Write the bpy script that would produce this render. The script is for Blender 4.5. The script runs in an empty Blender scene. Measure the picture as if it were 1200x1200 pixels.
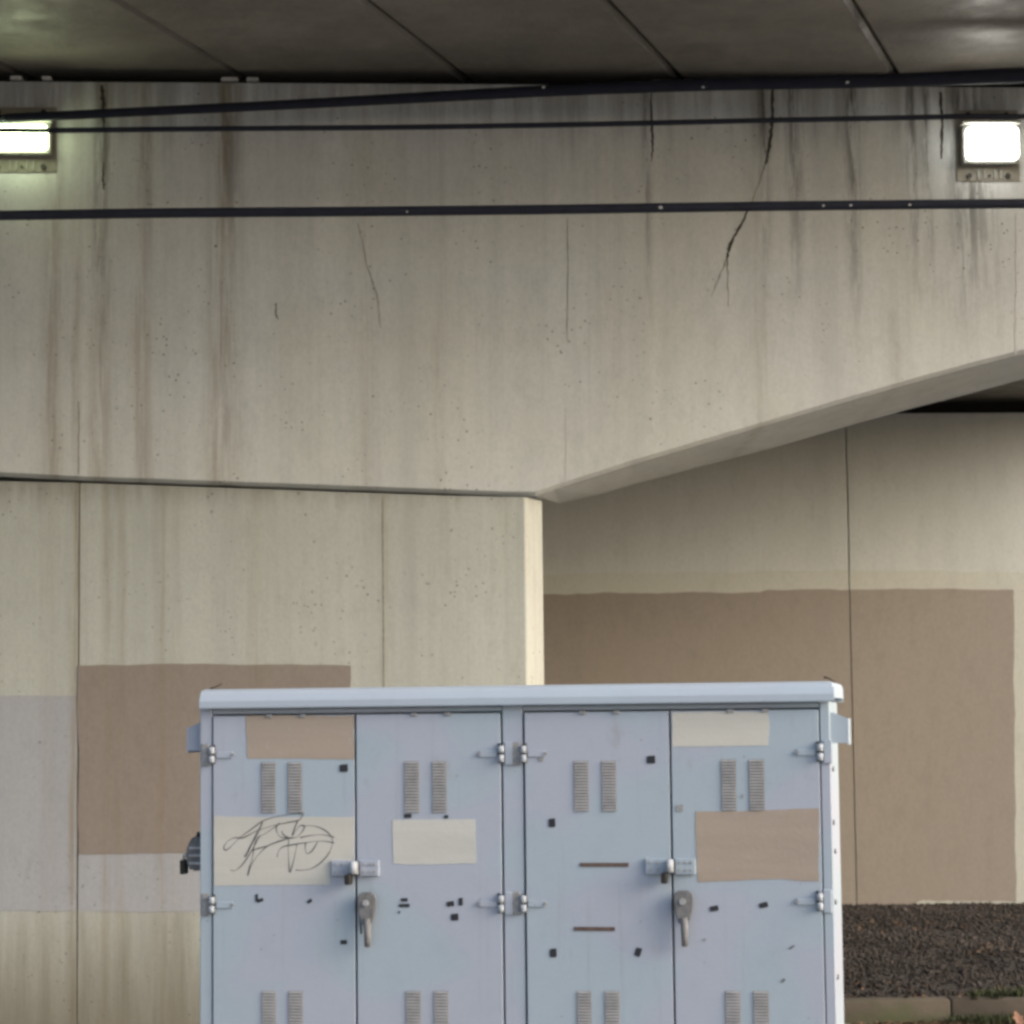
import bpy, bmesh, math, random
from mathutils import Vector, Matrix
import numpy as np

R = math.radians
rnd = random.Random(7)
scene = bpy.context.scene

# ------------------------------------------------------------------ camera
FPX = 2750.0                      # focal length in photo pixels (photo is 1200 px wide)
CAM = Vector((0, 0, 1.55))
PITCH, ROLL = math.atan(240 / FPX), 0.011
fwd = Vector((0, math.cos(PITCH), math.sin(PITCH)))
r0, u0 = Vector((1, 0, 0)), Vector((0, -math.sin(PITCH), math.cos(PITCH)))
cr = math.cos(ROLL) * r0 - math.sin(ROLL) * u0
cu = math.sin(ROLL) * r0 + math.cos(ROLL) * u0
cam_data = bpy.data.cameras.new('camera')
cam = bpy.data.objects.new('camera', cam_data)
scene.collection.objects.link(cam)
m = Matrix.Identity(4)
for i in range(3):
    m[i][0], m[i][1], m[i][2], m[i][3] = cr[i], cu[i], -fwd[i], CAM[i]
cam.matrix_world = m
cam_data.sensor_width = 36.0
cam_data.lens = FPX / 1200 * 36.0
cam_data.clip_end = 2000
cam_data.dof.use_dof = True
cam_data.dof.focus_distance = 7.9
cam_data.dof.aperture_fstop = 9.0
scene.camera = cam

# ------------------------------------------------------------------ light
SUN_DIR = Vector((0.88, -0.34, 0.40)).normalized()        # towards the sun
world = bpy.data.worlds.new('World')
scene.world = world
world.use_nodes = True
wn = world.node_tree
sky = wn.nodes.new('ShaderNodeTexSky')
sky.sky_type = 'NISHITA'
sky.sun_disc = False
sky.sun_elevation = math.asin(SUN_DIR.z)
sky.sun_rotation = math.atan2(SUN_DIR.x, SUN_DIR.y)
sky.dust_density = 4.0
sky.air_density = 1.0
sky.ozone_density = 0.6
wn.links.new(sky.outputs[0], wn.nodes['Background'].inputs[0])
wn.nodes['Background'].inputs[1].default_value = 0.15
sun_data = bpy.data.lights.new('sun', 'SUN')
sun_data.energy = 1.3
sun_data.angle = R(35)
sun_data.color = (1.0, 0.98, 0.95)
sun = bpy.data.objects.new('sun', sun_data)
sun.rotation_euler = SUN_DIR.to_track_quat('Z', 'Y').to_euler()
sun.location = (10, -6, 12)
scene.collection.objects.link(sun)
scene.view_settings.view_transform = 'Standard'
scene.view_settings.look = 'None'
scene.view_settings.exposure = 1.12
scene.view_settings.gamma = 1.0
scene.cycles.max_bounces = 8
scene.cycles.diffuse_bounces = 5
scene.render.film_transparent = False
scene.cycles.pixel_filter_type = 'GAUSSIAN'
scene.cycles.filter_width = 3.6

# ------------------------------------------------------------------ frames: photo pixel -> local point on a plane
def ray(px, py):
    return fwd + (px - 600) / FPX * cr + (600 - py) / FPX * cu

class Plane:
    """Vertical plane with an origin on the ground, turned by yaw; local x along it, local y away from the viewer."""
    def __init__(s, x, y, yaw):
        s.o = Vector((x, y, 0)); s.yaw = yaw
        s.u = Vector((math.cos(yaw), math.sin(yaw), 0))
        s.v = Vector((-math.sin(yaw), math.cos(yaw), 0))
    def at(s, px, py, d=0.0):
        r = ray(px, py)
        o = s.o + s.v * d
        t = (o - CAM).dot(s.v) / r.dot(s.v)
        p = CAM + r * t - s.o
        return (p.dot(s.u), p.z)
    def x(s, px, py=900, d=0.0): return s.at(px, py, d)[0]
    def z(s, px, py, d=0.0): return s.at(px, py, d)[1]

PIER = Plane(0, 11.0, R(3))
REAR = Plane(0, 19.2, R(2.5))
CAB = Plane(0, 7.3, R(-10.3))

# ------------------------------------------------------------------ objects
def link(o, parent=None):
    scene.collection.objects.link(o)
    if parent: o.parent = parent
    return o
def tag(o, label=None, cat=None, group=None, kind=None):
    if label: o['label'] = label
    if cat: o['category'] = cat
    if group: o['group'] = group
    if kind: o['kind'] = kind
    return o
def empty(name, loc=(0, 0, 0), rz=0.0):
    o = bpy.data.objects.new(name, None)
    o.empty_display_size = 0.1
    o.location = loc; o.rotation_euler = (0, 0, rz)
    return link(o)

class MB:
    """collects shapes in one mesh"""
    def __init__(s): s.v = []; s.f = []
    def box(s, x0, x1, y0, y1, z0, z1, b=0.0):
        if b <= 0:
            k = len(s.v)
            s.v += [(x, y, z) for x in (x0, x1) for y in (y0, y1) for z in (z0, z1)]
            s.f += [tuple(k + i for i in q) for q in ((0, 1, 3, 2), (4, 6, 7, 5), (0, 4, 5, 1), (2, 3, 7, 6), (0, 2, 6, 4), (1, 5, 7, 3))]
            return s
        bm = bmesh.new()
        bmesh.ops.create_cube(bm, size=1)
        for q in bm.verts:
            q.co = Vector(((x0 + x1) / 2 + q.co.x * (x1 - x0), (y0 + y1) / 2 + q.co.y * (y1 - y0), (z0 + z1) / 2 + q.co.z * (z1 - z0)))
        bmesh.ops.bevel(bm, geom=list(bm.edges), offset=b, segments=2, affect='EDGES', profile=0.5)
        s.bm(bm)
        return s
    def bm(s, bm):
        k = len(s.v)
        bm.verts.index_update()
        s.v += [tuple(q.co) for q in bm.verts]
        s.f += [tuple(k + q.index for q in f.verts) for f in bm.faces]
        bm.free()
        return s
    def prism(s, poly, y0, y1):
        """poly in (x,z), extruded y0..y1"""
        k = len(s.v); n = len(poly)
        s.v += [(x, y0, z) for x, z in poly] + [(x, y1, z) for x, z in poly]
        s.f.append(tuple(k + i for i in range(n)))
        s.f.append(tuple(k + n + i for i in reversed(range(n))))
        for i in range(n):
            j = (i + 1) % n
            s.f.append((k + i, k + n + i, k + n + j, k + j))
        return s
    def prism_x(s, prof, x0, x1):
        """prof in (y,z), extruded along x"""
        k = len(s.v); n = len(prof)
        s.v += [(x0, y, z) for y, z in prof] + [(x1, y, z) for y, z in prof]
        s.f.append(tuple(k + i for i in range(n)))
        s.f.append(tuple(k + n + i for i in reversed(range(n))))
        for i in range(n):
            j = (i + 1) % n
            s.f.append((k + i, k + n + i, k + n + j, k + j))
        return s
    def prism_z(s, poly, z0, z1):
        k = len(s.v); n = len(poly)
        s.v += [(x, y, z0) for x, y in poly] + [(x, y, z1) for x, y in poly]
        s.f.append(tuple(k + i for i in reversed(range(n))))
        s.f.append(tuple(k + n + i for i in range(n)))
        for i in range(n):
            j = (i + 1) % n
            s.f.append((k + i, k + j, k + n + j, k + n + i))
        return s
    def tube(s, pts, rad, n=10, cap=True):
        pts = [Vector(p) for p in pts]
        rads = rad if isinstance(rad, (list, tuple)) else [rad] * len(pts)
        k0 = len(s.v)
        for i, p in enumerate(pts):
            d = (pts[min(i + 1, len(pts) - 1)] - pts[max(i - 1, 0)]).normalized()
            a = Vector((0, 0, 1)) if abs(d.z) < 0.9 else Vector((0, 1, 0))
            e1 = d.cross(a).normalized(); e2 = d.cross(e1)
            for q in range(n):
                t = 2 * math.pi * q / n
                s.v.append(tuple(p + (e1 * math.cos(t) + e2 * math.sin(t)) * rads[i]))
        for i in range(len(pts) - 1):
            for q in range(n):
                a = k0 + i * n; b = a + n; w = (q + 1) % n
                s.f.append((a + q, a + w, b + w, b + q))
        if cap:
            s.f.append(tuple(k0 + q for q in reversed(range(n))))
            s.f.append(tuple(k0 + (len(pts) - 1) * n + q for q in range(n)))
        return s
    def build(s, name, mat, parent=None, smooth=False):
        me = bpy.data.meshes.new(name)
        me.from_pydata(s.v, [], s.f)
        bm = bmesh.new(); bm.from_mesh(me)
        bmesh.ops.recalc_face_normals(bm, faces=bm.faces)
        bm.to_mesh(me); bm.free()
        me.materials.append(mat)
        if smooth:
            for p in me.polygons: p.use_smooth = True
        return link(bpy.data.objects.new(name, me), parent)

# ------------------------------------------------------------------ materials
class NT:
    def __init__(s, name, rough=0.8, spec=0.3):
        s.m = bpy.data.materials.new(name); s.m.use_nodes = True
        s.t = s.m.node_tree; s.b = s.t.nodes['Principled BSDF']
        s.b.inputs['Roughness'].default_value = rough
        s.b.inputs['Specular IOR Level'].default_value = spec
        s.co = s.n('ShaderNodeTexCoord').outputs['Object']
    def n(s, kind, **kw):
        o = s.t.nodes.new(kind)
        for k, v in kw.items(): setattr(o, k, v)
        return o
    def l(s, a, b): s.t.links.new(a, b)
    def inp(s, sock, v):
        if hasattr(v, 'links'): s.l(v, sock)
        elif isinstance(v, tuple) and len(v) == 3 and sock.type == 'RGBA': sock.default_value = (*v, 1)
        else: sock.default_value = v
    def mapped(s, scale, loc=(0, 0, 0)):
        o = s.n('ShaderNodeMapping'); s.l(s.co, o.inputs[0])
        o.inputs['Scale'].default_value = scale; o.inputs['Location'].default_value = loc
        return o.outputs[0]
    def noise(s, scale=(1, 1, 1), loc=(0, 0, 0), detail=5, rough=0.6, dist=0.0):
        o = s.n('ShaderNodeTexNoise'); s.l(s.mapped(scale, loc), o.inputs['Vector'])
        o.inputs['Scale'].default_value = 1; o.inputs['Detail'].default_value = detail
        o.inputs['Roughness'].default_value = rough; o.inputs['Distortion'].default_value = dist
        return o.outputs['Fac']
    def voro(s, scale, loc=(0, 0, 0), out='Distance', rand=1.0):
        o = s.n('ShaderNodeTexVoronoi'); s.l(s.mapped(scale, loc), o.inputs['Vector'])
        o.inputs['Scale'].default_value = 1; o.inputs['Randomness'].default_value = rand
        return o.outputs[out]
    def remap(s, v, a, b, c=0.0, d=1.0, smooth=True):
        o = s.n('ShaderNodeMapRange'); o.interpolation_type = 'SMOOTHSTEP' if smooth else 'LINEAR'
        s.inp(o.inputs[0], v); o.inputs[1].default_value = a; o.inputs[2].default_value = b
        o.inputs[3].default_value = c; o.inputs[4].default_value = d
        return o.outputs[0]
    def math(s, op, a, b=0.0):
        o = s.n('ShaderNodeMath', operation=op); s.inp(o.inputs[0], a); s.inp(o.inputs[1], b)
        return o.outputs[0]
    def mix(s, f, a, b, mode='MIX'):
        o = s.n('ShaderNodeMix', data_type='RGBA', blend_type=mode)
        s.inp(o.inputs[0], f); s.inp(o.inputs[6], a); s.inp(o.inputs[7], b)
        return o.outputs[2]
    def xyz(s):
        o = s.n('ShaderNodeSeparateXYZ'); s.l(s.co, o.inputs[0]); return o.outputs
    def bump(s, h, strength=0.3, dist=0.005):
        o = s.n('ShaderNodeBump'); s.inp(o.inputs['Height'], h)
        o.inputs['Strength'].default_value = strength; o.inputs['Distance'].default_value = dist
        s.l(o.outputs[0], s.b.inputs['Normal'])
    def out(s, col): s.inp(s.b.inputs['Base Color'], col); return s.m
    def profile(s, coord, streaks, lo, hi):
        """1-D profile: sum of soft bands (centre, half width, strength) over coord lo..hi, at most 10 bands"""
        f = s.remap(coord, lo, hi, 0, 1, False)
        r = s.n('ShaderNodeValToRGB'); s.l(f, r.inputs[0])
        st = []
        for c, w, a in sorted(streaks):
            for p, v in ((c - w, 0), (c, a), (c + w, 0)):
                st.append(((p - lo) / (hi - lo), v))
        st.sort()
        el = r.color_ramp.elements
        el[0].position = 0; el[0].color = (0, 0, 0, 1)
        el[1].position = 1; el[1].color = (0, 0, 0, 1)
        for p, v in st[:30]:
            e = el.new(min(max(p, 0.0), 1.0)); e.color = (v, v, v, 1)
        return r.outputs[0]

SC = 11.0 / FPX                       # metres per photo pixel on the pier wall
def wx(px): return (px - 600) * SC

def concrete(name, base, streaks_top=(), streaks_all=(), ztop=4.5, vary=0.75, pores=1.0, scale=1.0, fade_len=1.4, lo_dirt=None, yellow=0.5, top_grime=None):
    t = NT(name, 0.85, 0.25)
    x, y, z = t.xyz()
    warp = t.math('MULTIPLY', t.math('SUBTRACT', t.noise((3 * scale, 3 * scale, 1.2 * scale), (5, 1, 2), 3), 0.5), 0.06)
    xw = t.math('ADD', x, warp)
    c = base
    big = t.noise((0.9 * scale, 0.9 * scale, 0.6 * scale), (3, 0, 1), 3)
    c = t.mix(t.remap(big, 0.35, 0.7, 0, 0.55 * yellow), c, tuple(a * b for a, b in zip(base, (1.0, 0.97, 0.84))))
    strk = t.noise((5.5 * scale, 5.5 * scale, 0.22 * scale), (0, 0, 0), 6, 0.65)
    c = t.mix(t.remap(strk, 0.42, 0.78, 0, 0.55 * vary), c, tuple(a * 0.62 for a in base))
    strk2 = t.noise((22 * scale, 22 * scale, 0.5 * scale), (7, 3, 0), 4, 0.6)
    c = t.mix(t.remap(strk2, 0.45, 0.8, 0, 0.40 * vary), c, tuple(a * 0.70 for a in base))
    lite = t.noise((3.2 * scale, 3.2 * scale, 0.35 * scale), (17, 3, 4), 4, 0.6)
    c = t.mix(t.remap(lite, 0.5, 0.8, 0, 0.5 * vary), c, tuple(min(a * 1.22, 0.8) for a in base))
    blot = t.noise((2.6 * scale, 2.6 * scale, 2.2 * scale), (1, 8, 4), 7, 0.7)
    c = t.mix(t.remap(blot, 0.5, 0.85, 0, 0.35 * vary), c, tuple(a * 0.6 for a in base))
    fine = t.noise((60 * scale, 60 * scale, 45 * scale), (1, 8, 4), 4, 0.7)
    mid = t.noise((14 * scale, 14 * scale, 6 * scale), (6, 8, 4), 6, 0.75)
    c = t.mix(t.remap(mid, 0.45, 0.8, 0.0, 0.38), c, tuple(a * 0.62 for a in base))
    c = t.mix(t.remap(fine, 0.3, 0.75, 0.0, 0.24), c, tuple(a * 0.55 for a in base))
    if streaks_top:
        pr = t.profile(xw, [(wx(a), b * SC, s_) for a, b, s_ in streaks_top], -2.9, 2.9)
        fl = t.math('ADD', z, t.math('MULTIPLY', t.math('SUBTRACT', t.noise((2.5, 2.5, 0.2), (9, 9, 9), 3), 0.5), 1.6))
        fade = t.remap(fl, ztop - fade_len, ztop, 0, 1)
        grain = t.remap(t.noise((30, 30, 3), (2, 2, 2), 5, 0.7), 0.36, 0.6)
        f = t.math('MULTIPLY', t.math('MULTIPLY', pr, fade), grain)
        c = t.mix(f, c, (0.035, 0.032, 0.028))
        # grime hanging from the top edge
        top = t.remap(t.math('ADD', z, t.math('MULTIPLY', t.math('SUBTRACT', t.noise((11, 11, 0.6), (4, 4, 4), 4, 0.7), 0.5), 0.9)), ztop - 0.30, ztop + 0.12, 0, 0.5)
        c = t.mix(top, c, (0.075, 0.062, 0.043))
    if streaks_all:
        pr = t.profile(xw, [(wx(a), b * SC, s_) for a, b, s_ in streaks_all], -2.9, 2.9)
        grain = t.remap(t.noise((26, 26, 1.3), (12, 2, 2), 5, 0.7), 0.32, 0.68)
        c = t.mix(t.math('MULTIPLY', t.math('MULTIPLY', pr, grain), 1.15), c, (0.17, 0.135, 0.08))
    if top_grime:
        dz = t.math('ADD', z, t.math('MULTIPLY', t.math('SUBTRACT', t.noise((9, 9, 0.8), (4, 7, 4), 5, 0.7), 0.5), 0.35))
        c = t.mix(t.remap(dz, top_grime - 0.16, top_grime + 0.06, 0, 0.6), c, (0.11, 0.10, 0.075))
    if lo_dirt:
        dz = t.math('ADD', z, t.math('MULTIPLY', t.math('SUBTRACT', t.noise((8, 8, 0.5), (4, 0, 4), 5, 0.7), 0.5), 1.1))
        c = t.mix(t.remap(dz, lo_dirt[0], lo_dirt[1], lo_dirt[2], 0), c, (0.11, 0.10, 0.075))
    pv = t.voro((26, 26, 26), (1, 2, 3))
    pm = t.noise((2.2, 2.2, 2.2), (8, 3, 1), 3)
    pr = t.math('MULTIPLY', t.remap(pv, 0.10, 0.17, 1, 0), t.remap(pm, 0.46, 0.62, 0, 0.7 * pores))
    c = t.mix(pr, c, (0.07, 0.065, 0.055))
    pv2 = t.voro((7, 7, 7), (4, 2, 3))
    pr2 = t.math('MULTIPLY', t.remap(pv2, 0.03, 0.065, 0.75 * pores, 0), t.remap(t.noise((1.7, 1.7, 1.7), (3, 3, 8), 2), 0.45, 0.6))
    c = t.mix(pr2, c, (0.05, 0.045, 0.04))
    h = t.math('ADD', t.math('MULTIPLY', fine, 0.4), t.math('MULTIPLY', blot, 1.0))
    t.bump(t.math('SUBTRACT', h, t.math('MULTIPLY', pr, 0.8)), 0.35, 0.006)
    return t.out(c)

TOPS = [(120, 12, 1), (172, 6, .5), (268, 16, .8), (765, 7, .7), (905, 9, 1), (943, 13, 1), (1013, 13, 1), (1085, 10, 1), (1103, 8, 1), (1155, 42, 1)]
ALLS = [(66, 18, .6), (92, 10, .4), (118, 18, .6), (168, 18, .45), (262, 28, .7), (430, 26, .22), (515, 12, .22), (720, 20, .12), (897, 10, .4), (1062, 16, .22)]
LOWS = [(60, 16, .15), (91, 8, .75), (128, 7, .55), (145, 6, .5), (192, 8, .4), (205, 8, .2), (300, 22, .22), (450, 12, .35), (520, 12, .1), (590, 12, .12)]
BASE = (0.455, 0.472, 0.478)
m_beam = concrete('beam_concrete', BASE, TOPS, ALLS, 4.55, yellow=0.9)
m_pier = concrete('pier_concrete', (0.355, 0.370, 0.350), (), LOWS, lo_dirt=(0.05, 1.0, 0.85), top_grime=2.66)
m_rear = concrete('rear_concrete', (0.42, 0.44, 0.44), (), (), vary=0.35, pores=0.3, scale=0.6)
m_tan = concrete('tan_masonry_paint', (0.198, 0.174, 0.157), (), LOWS, vary=0.2, pores=0.25)
m_tan_rear = concrete('tan_rear_paint', (0.228, 0.204, 0.183), (), (), vary=0.12, pores=0.1, scale=0.6)
m_grey = concrete('grey_masonry_paint', (0.282, 0.294, 0.318), (), LOWS, vary=0.4, pores=0.6, yellow=0.1)
m_cream_rear = concrete('cream_rear_paint', (0.395, 0.405, 0.375), (), (), vary=0.15, pores=0.1, scale=0.6)

def mat_deck(name, base):
    t = NT(name, 0.42, 0.5)
    n1 = t.noise((0.8, 0.8, 0.8), (0, 0, 0), 5, 0.65)
    n2 = t.noise((5, 5, 5), (2, 0, 0), 6, 0.7)
    c = t.mix(t.remap(n1, 0.35, 0.7), tuple(a * 0.6 for a in base), base)
    c = t.mix(t.remap(n2, 0.5, 0.8, 0, 0.5), c, tuple(a * 0.45 for a in base))
    c = t.mix(t.remap(t.voro((9, 9, 9)), 0.03, 0.09, 0.6, 0), c, (0.25, 0.24, 0.22))
    rg = t.remap(n2, 0.3, 0.7, 0.42, 0.7); t.l(rg, t.b.inputs['Roughness'])
    t.bump(t.math('ADD', n2, t.noise((40, 40, 40), (0, 0, 0), 3)), 0.35, 0.01)
    return t.out(c)
m_deck = mat_deck('deck_soffit_concrete', (0.215, 0.195, 0.168))
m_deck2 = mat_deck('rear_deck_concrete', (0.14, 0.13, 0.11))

def simple(name, col, rough=0.5, spec=0.4, metal=0.0, var=0.25, sc=20):
    t = NT(name, rough, spec)
    t.b.inputs['Metallic'].default_value = metal
    n = t.noise((sc, sc, sc), (1, 2, 3), 5, 0.65)
    c = t.mix(t.remap(n, 0.35, 0.75), col, tuple(a * (1 - var) for a in col))
    t.bump(n, 0.15, 0.002)
    return t.out(c)

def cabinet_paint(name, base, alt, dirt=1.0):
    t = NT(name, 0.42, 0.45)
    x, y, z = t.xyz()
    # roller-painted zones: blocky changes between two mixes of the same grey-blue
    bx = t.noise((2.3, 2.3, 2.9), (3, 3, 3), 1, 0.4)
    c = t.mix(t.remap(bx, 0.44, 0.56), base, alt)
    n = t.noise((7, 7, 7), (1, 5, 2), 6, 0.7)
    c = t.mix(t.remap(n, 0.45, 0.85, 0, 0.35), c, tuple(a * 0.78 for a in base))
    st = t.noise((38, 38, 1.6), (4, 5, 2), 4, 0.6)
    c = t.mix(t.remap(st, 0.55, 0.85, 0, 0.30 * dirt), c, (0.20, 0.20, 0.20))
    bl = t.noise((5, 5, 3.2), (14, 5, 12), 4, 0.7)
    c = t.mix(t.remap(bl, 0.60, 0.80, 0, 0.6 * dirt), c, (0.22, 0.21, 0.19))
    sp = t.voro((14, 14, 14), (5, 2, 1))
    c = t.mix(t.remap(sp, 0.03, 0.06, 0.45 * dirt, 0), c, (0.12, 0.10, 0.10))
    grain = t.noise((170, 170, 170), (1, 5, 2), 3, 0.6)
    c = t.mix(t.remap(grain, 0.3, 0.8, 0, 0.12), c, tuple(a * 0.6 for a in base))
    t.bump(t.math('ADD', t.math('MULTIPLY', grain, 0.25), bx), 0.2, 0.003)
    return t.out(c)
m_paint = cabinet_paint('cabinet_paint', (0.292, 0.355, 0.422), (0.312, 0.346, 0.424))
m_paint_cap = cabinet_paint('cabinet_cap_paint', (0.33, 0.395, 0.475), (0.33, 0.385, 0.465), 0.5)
def touch_up(name, col):
    t = NT(name, 0.6, 0.3)
    lap = t.noise((1.5, 1.5, 16), (2, 2, 2), 3, 0.6)
    n = t.noise((7, 7, 7), (4, 1, 6), 6, 0.7)
    c = t.mix(t.remap(lap, 0.4, 0.65, 0, 0.5), col, tuple(a * 0.86 for a in col))
    c = t.mix(t.remap(n, 0.5, 0.8, 0, 0.5), c, tuple(a * 0.82 for a in col))
    c = t.mix(t.remap(t.noise((45, 45, 45), (0, 3, 0), 4, 0.7), 0.62, 0.72, 0, 0.35), c, (0.33, 0.37, 0.42))
    t.bump(t.noise((90, 90, 90), (0, 0, 0), 3), 0.25, 0.003)
    return t.out(c)
m_cream = touch_up('cream_touch_up_paint', (0.435, 0.435, 0.41))
m_white = touch_up('pale_touch_up_paint', (0.44, 0.445, 0.43))
m_brown = touch_up('tan_touch_up_paint', (0.30, 0.252, 0.213))
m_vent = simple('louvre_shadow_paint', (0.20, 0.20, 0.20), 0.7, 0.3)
m_slat = simple('dusty_louvre_paint', (0.28, 0.285, 0.30), 0.7, 0.2)
m_steel = simple('galvanised_steel', (0.38, 0.39, 0.41), 0.45, 0.5, 0.35, 0.35, 60)
m_hinge = simple('painted_hinge', (0.34, 0.375, 0.42), 0.7, 0.15, 0.0, 0.3, 80)
m_hleaf = simple('weathered_hinge_leaf', (0.27, 0.275, 0.285), 0.6, 0.4, 0.2, 0.4, 80)
m_handle = simple('dull_handle_metal', (0.155, 0.158, 0.165), 0.6, 0.3, 0.0, 0.4, 50)
m_dark = simple('black_tape', (0.022, 0.024, 0.03), 0.6, 0.3)
m_slot = simple('rusty_slot', (0.11, 0.075, 0.065), 0.7, 0.3, var=0.5, sc=60)
m_ink = simple('black_marker_ink', (0.045, 0.045, 0.05), 0.6, 0.3, var=0.3, sc=40)
m_cable = simple('black_cable_sheath', (0.013, 0.016, 0.028), 0.75, 0.2, var=0.35, sc=14)
m_drop = simple('pale_drop_glint', (0.45, 0.46, 0.48), 0.4, 0.5)
m_bracket = simple('lamp_bracket_metal', (0.22, 0.22, 0.20), 0.6, 0.4, 0.1, 0.4, 40)
m_plate = simple('stained_plate', (0.21, 0.20, 0.17), 0.8, 0.2)
m_joint = simple('joint_sealant', (0.16, 0.15, 0.12), 0.9, 0.1)
m_bolt = simple('dark_bolt', (0.012, 0.011, 0.010), 0.6, 0.4)
m_crack = simple('crack_grime', (0.06, 0.055, 0.042), 0.9, 0.1, var=0.5, sc=40)
m_line = simple('hairline_crack', (0.24, 0.235, 0.205), 0.9, 0.1, var=0.4, sc=40)
m_pad = simple('pale_bearing_pad', (0.42, 0.41, 0.39), 0.7, 0.3)
m_void = simple('gap_shade_black', (0.018, 0.017, 0.015), 0.9, 0.1)  # near-black colour stands in for the shade inside the bearing gaps
m_twig = simple('dry_twig', (0.05, 0.035, 0.03), 0.8, 0.2)

def lamp_mat(name, col, s):
    mm = bpy.data.materials.new(name); mm.use_nodes = True
    b = mm.node_tree.nodes['Principled BSDF']
    b.inputs['Base Color'].default_value = (0.8, 0.8, 0.8, 1)
    b.inputs['Emission Color'].default_value = (*col, 1)
    b.inputs['Emission Strength'].default_value = s
    # ribbed lens: light a little stronger towards the middle of each rib
    t = mm.node_tree
    tc = t.nodes.new('ShaderNodeTexCoord'); w = t.nodes.new('ShaderNodeTexNoise'); w.inputs['Scale'].default_value = 6
    mr = t.nodes.new('ShaderNodeMapRange'); mr.inputs[3].default_value = s * 0.85; mr.inputs[4].default_value = s * 1.15
    t.links.new(tc.outputs['Object'], w.inputs['Vector']); t.links.new(w.outputs['Fac'], mr.inputs[0]); t.links.new(mr.outputs[0], b.inputs['Emission Strength'])
    return mm
m_lamp_l = lamp_mat('lit_lens_greenish', (0.86, 1.0, 0.60), 8.0)
m_lamp_r = lamp_mat('lit_lens_white', (1.0, 0.97, 0.88), 7.5)

def mat_ground():
    t = NT('pale_bounce_asphalt', 0.85, 0.3)
    n = t.noise((1.2, 1.2, 1.2), (0, 0, 0), 6)
    f = t.noise((90, 90, 90), (0, 0, 0), 3)
    c = t.mix(n, (0.22, 0.215, 0.205), (0.30, 0.295, 0.28))  # asphalt colour raised to bounce more light up onto deck and beam
    c = t.mix(t.remap(f, 0.3, 0.7, 0, 0.35), c, (0.10, 0.10, 0.10))
    t.bump(f, 0.5, 0.01)
    return t.out(c)
m_ground = mat_ground()
def mat_soil():
    t = NT('dark_gravelly_soil', 0.95, 0.1)
    f = t.noise((30, 30, 30), (0, 0, 0), 5, 0.7)
    g = t.noise((2, 2, 2), (4, 0, 0), 4)
    c = t.mix(t.remap(f, 0.3, 0.7), (0.035, 0.03, 0.027), (0.10, 0.092, 0.085))
    c = t.mix(t.remap(g, 0.45, 0.7, 0, 0.5), c, (0.06, 0.045, 0.032))
    t.bump(f, 0.8, 0.02)
    return t.out(c)
m_soil = mat_soil()
def mat_stone():
    t = NT('gravel_stone', 0.85, 0.2)
    rn = t.n('ShaderNodeAttribute'); rn.attribute_name = 'tone'
    c = t.mix(rn.outputs['Fac'], (0.026, 0.022, 0.020), (0.062, 0.054, 0.050))
    return t.out(c)
m_stone = mat_stone()
def mat_kerb():
    t = NT('mossy_kerb_concrete', 0.9, 0.2)
    n = t.noise((9, 9, 9), (0, 0, 0), 6, 0.7)
    g = t.noise((1.7, 3, 3), (4, 7, 0), 5, 0.6)
    c = t.mix(n, (0.045, 0.037, 0.030), (0.12, 0.103, 0.085))
    c = t.mix(t.remap(g, 0.5, 0.66, 0, 0.75), c, (0.06, 0.07, 0.035))
    t.bump(n, 0.5, 0.01)
    return t.out(c)
m_kerb = mat_kerb()
m_grass = simple('dull_grass', (0.055, 0.065, 0.032), 0.7, 0.2, var=0.5, sc=30)
m_leaf = simple('orange_dead_leaf', (0.17, 0.085, 0.055), 0.7, 0.3, var=0.5, sc=30)
m_litter = simple('brown_leaf_litter', (0.10, 0.065, 0.042), 0.8, 0.2, var=0.5, sc=30)

# ------------------------------------------------------------------ ground
def sheet(name, x0, x1, y0, y1, z, mat):
    me = bpy.data.meshes.new(name)
    me.from_pydata([(x0, y0, z), (x1, y0, z), (x1, y1, z), (x0, y1, z)], [], [(0, 1, 2, 3)])
    me.materials.append(mat)
    return link(bpy.data.objects.new(name, me))
tag(sheet('ground', -400, 400, -400, 600, -0.02, m_ground), 'grey asphalt ground running under the bridge', kind='structure')

KY = 12.22                         # back edge of the kerb
g = MB()                           # gently rising, uneven bed between kerb and rear wall
nx, ny = 90, 60
def bed_z(x, y):
    t_ = (y - KY) / (19.3 - KY)
    return 0.085 - 0.094 * t_ + (1 - 0.85 * t_) * (0.018 * math.sin(x * 2.1 + y) * math.sin(y * 1.7) + 0.010 * math.sin(x * 7 + y * 3))
for j in range(ny + 1):
    for i in range(nx + 1):
        x, y = -8 + 18 * i / nx, KY - 0.02 + (19.35 - KY) * j / ny
        g.v.append((x, y, bed_z(x, y)))
for j in range(ny):
    for i in range(nx):
        a = j * (nx + 1) + i
        g.f.append((a, a + 1, a + nx + 2, a + nx + 1))
tag(g.build('gravel_bed', m_soil, smooth=True), 'dark soil bed between kerb and rear wall', kind='structure')

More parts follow.
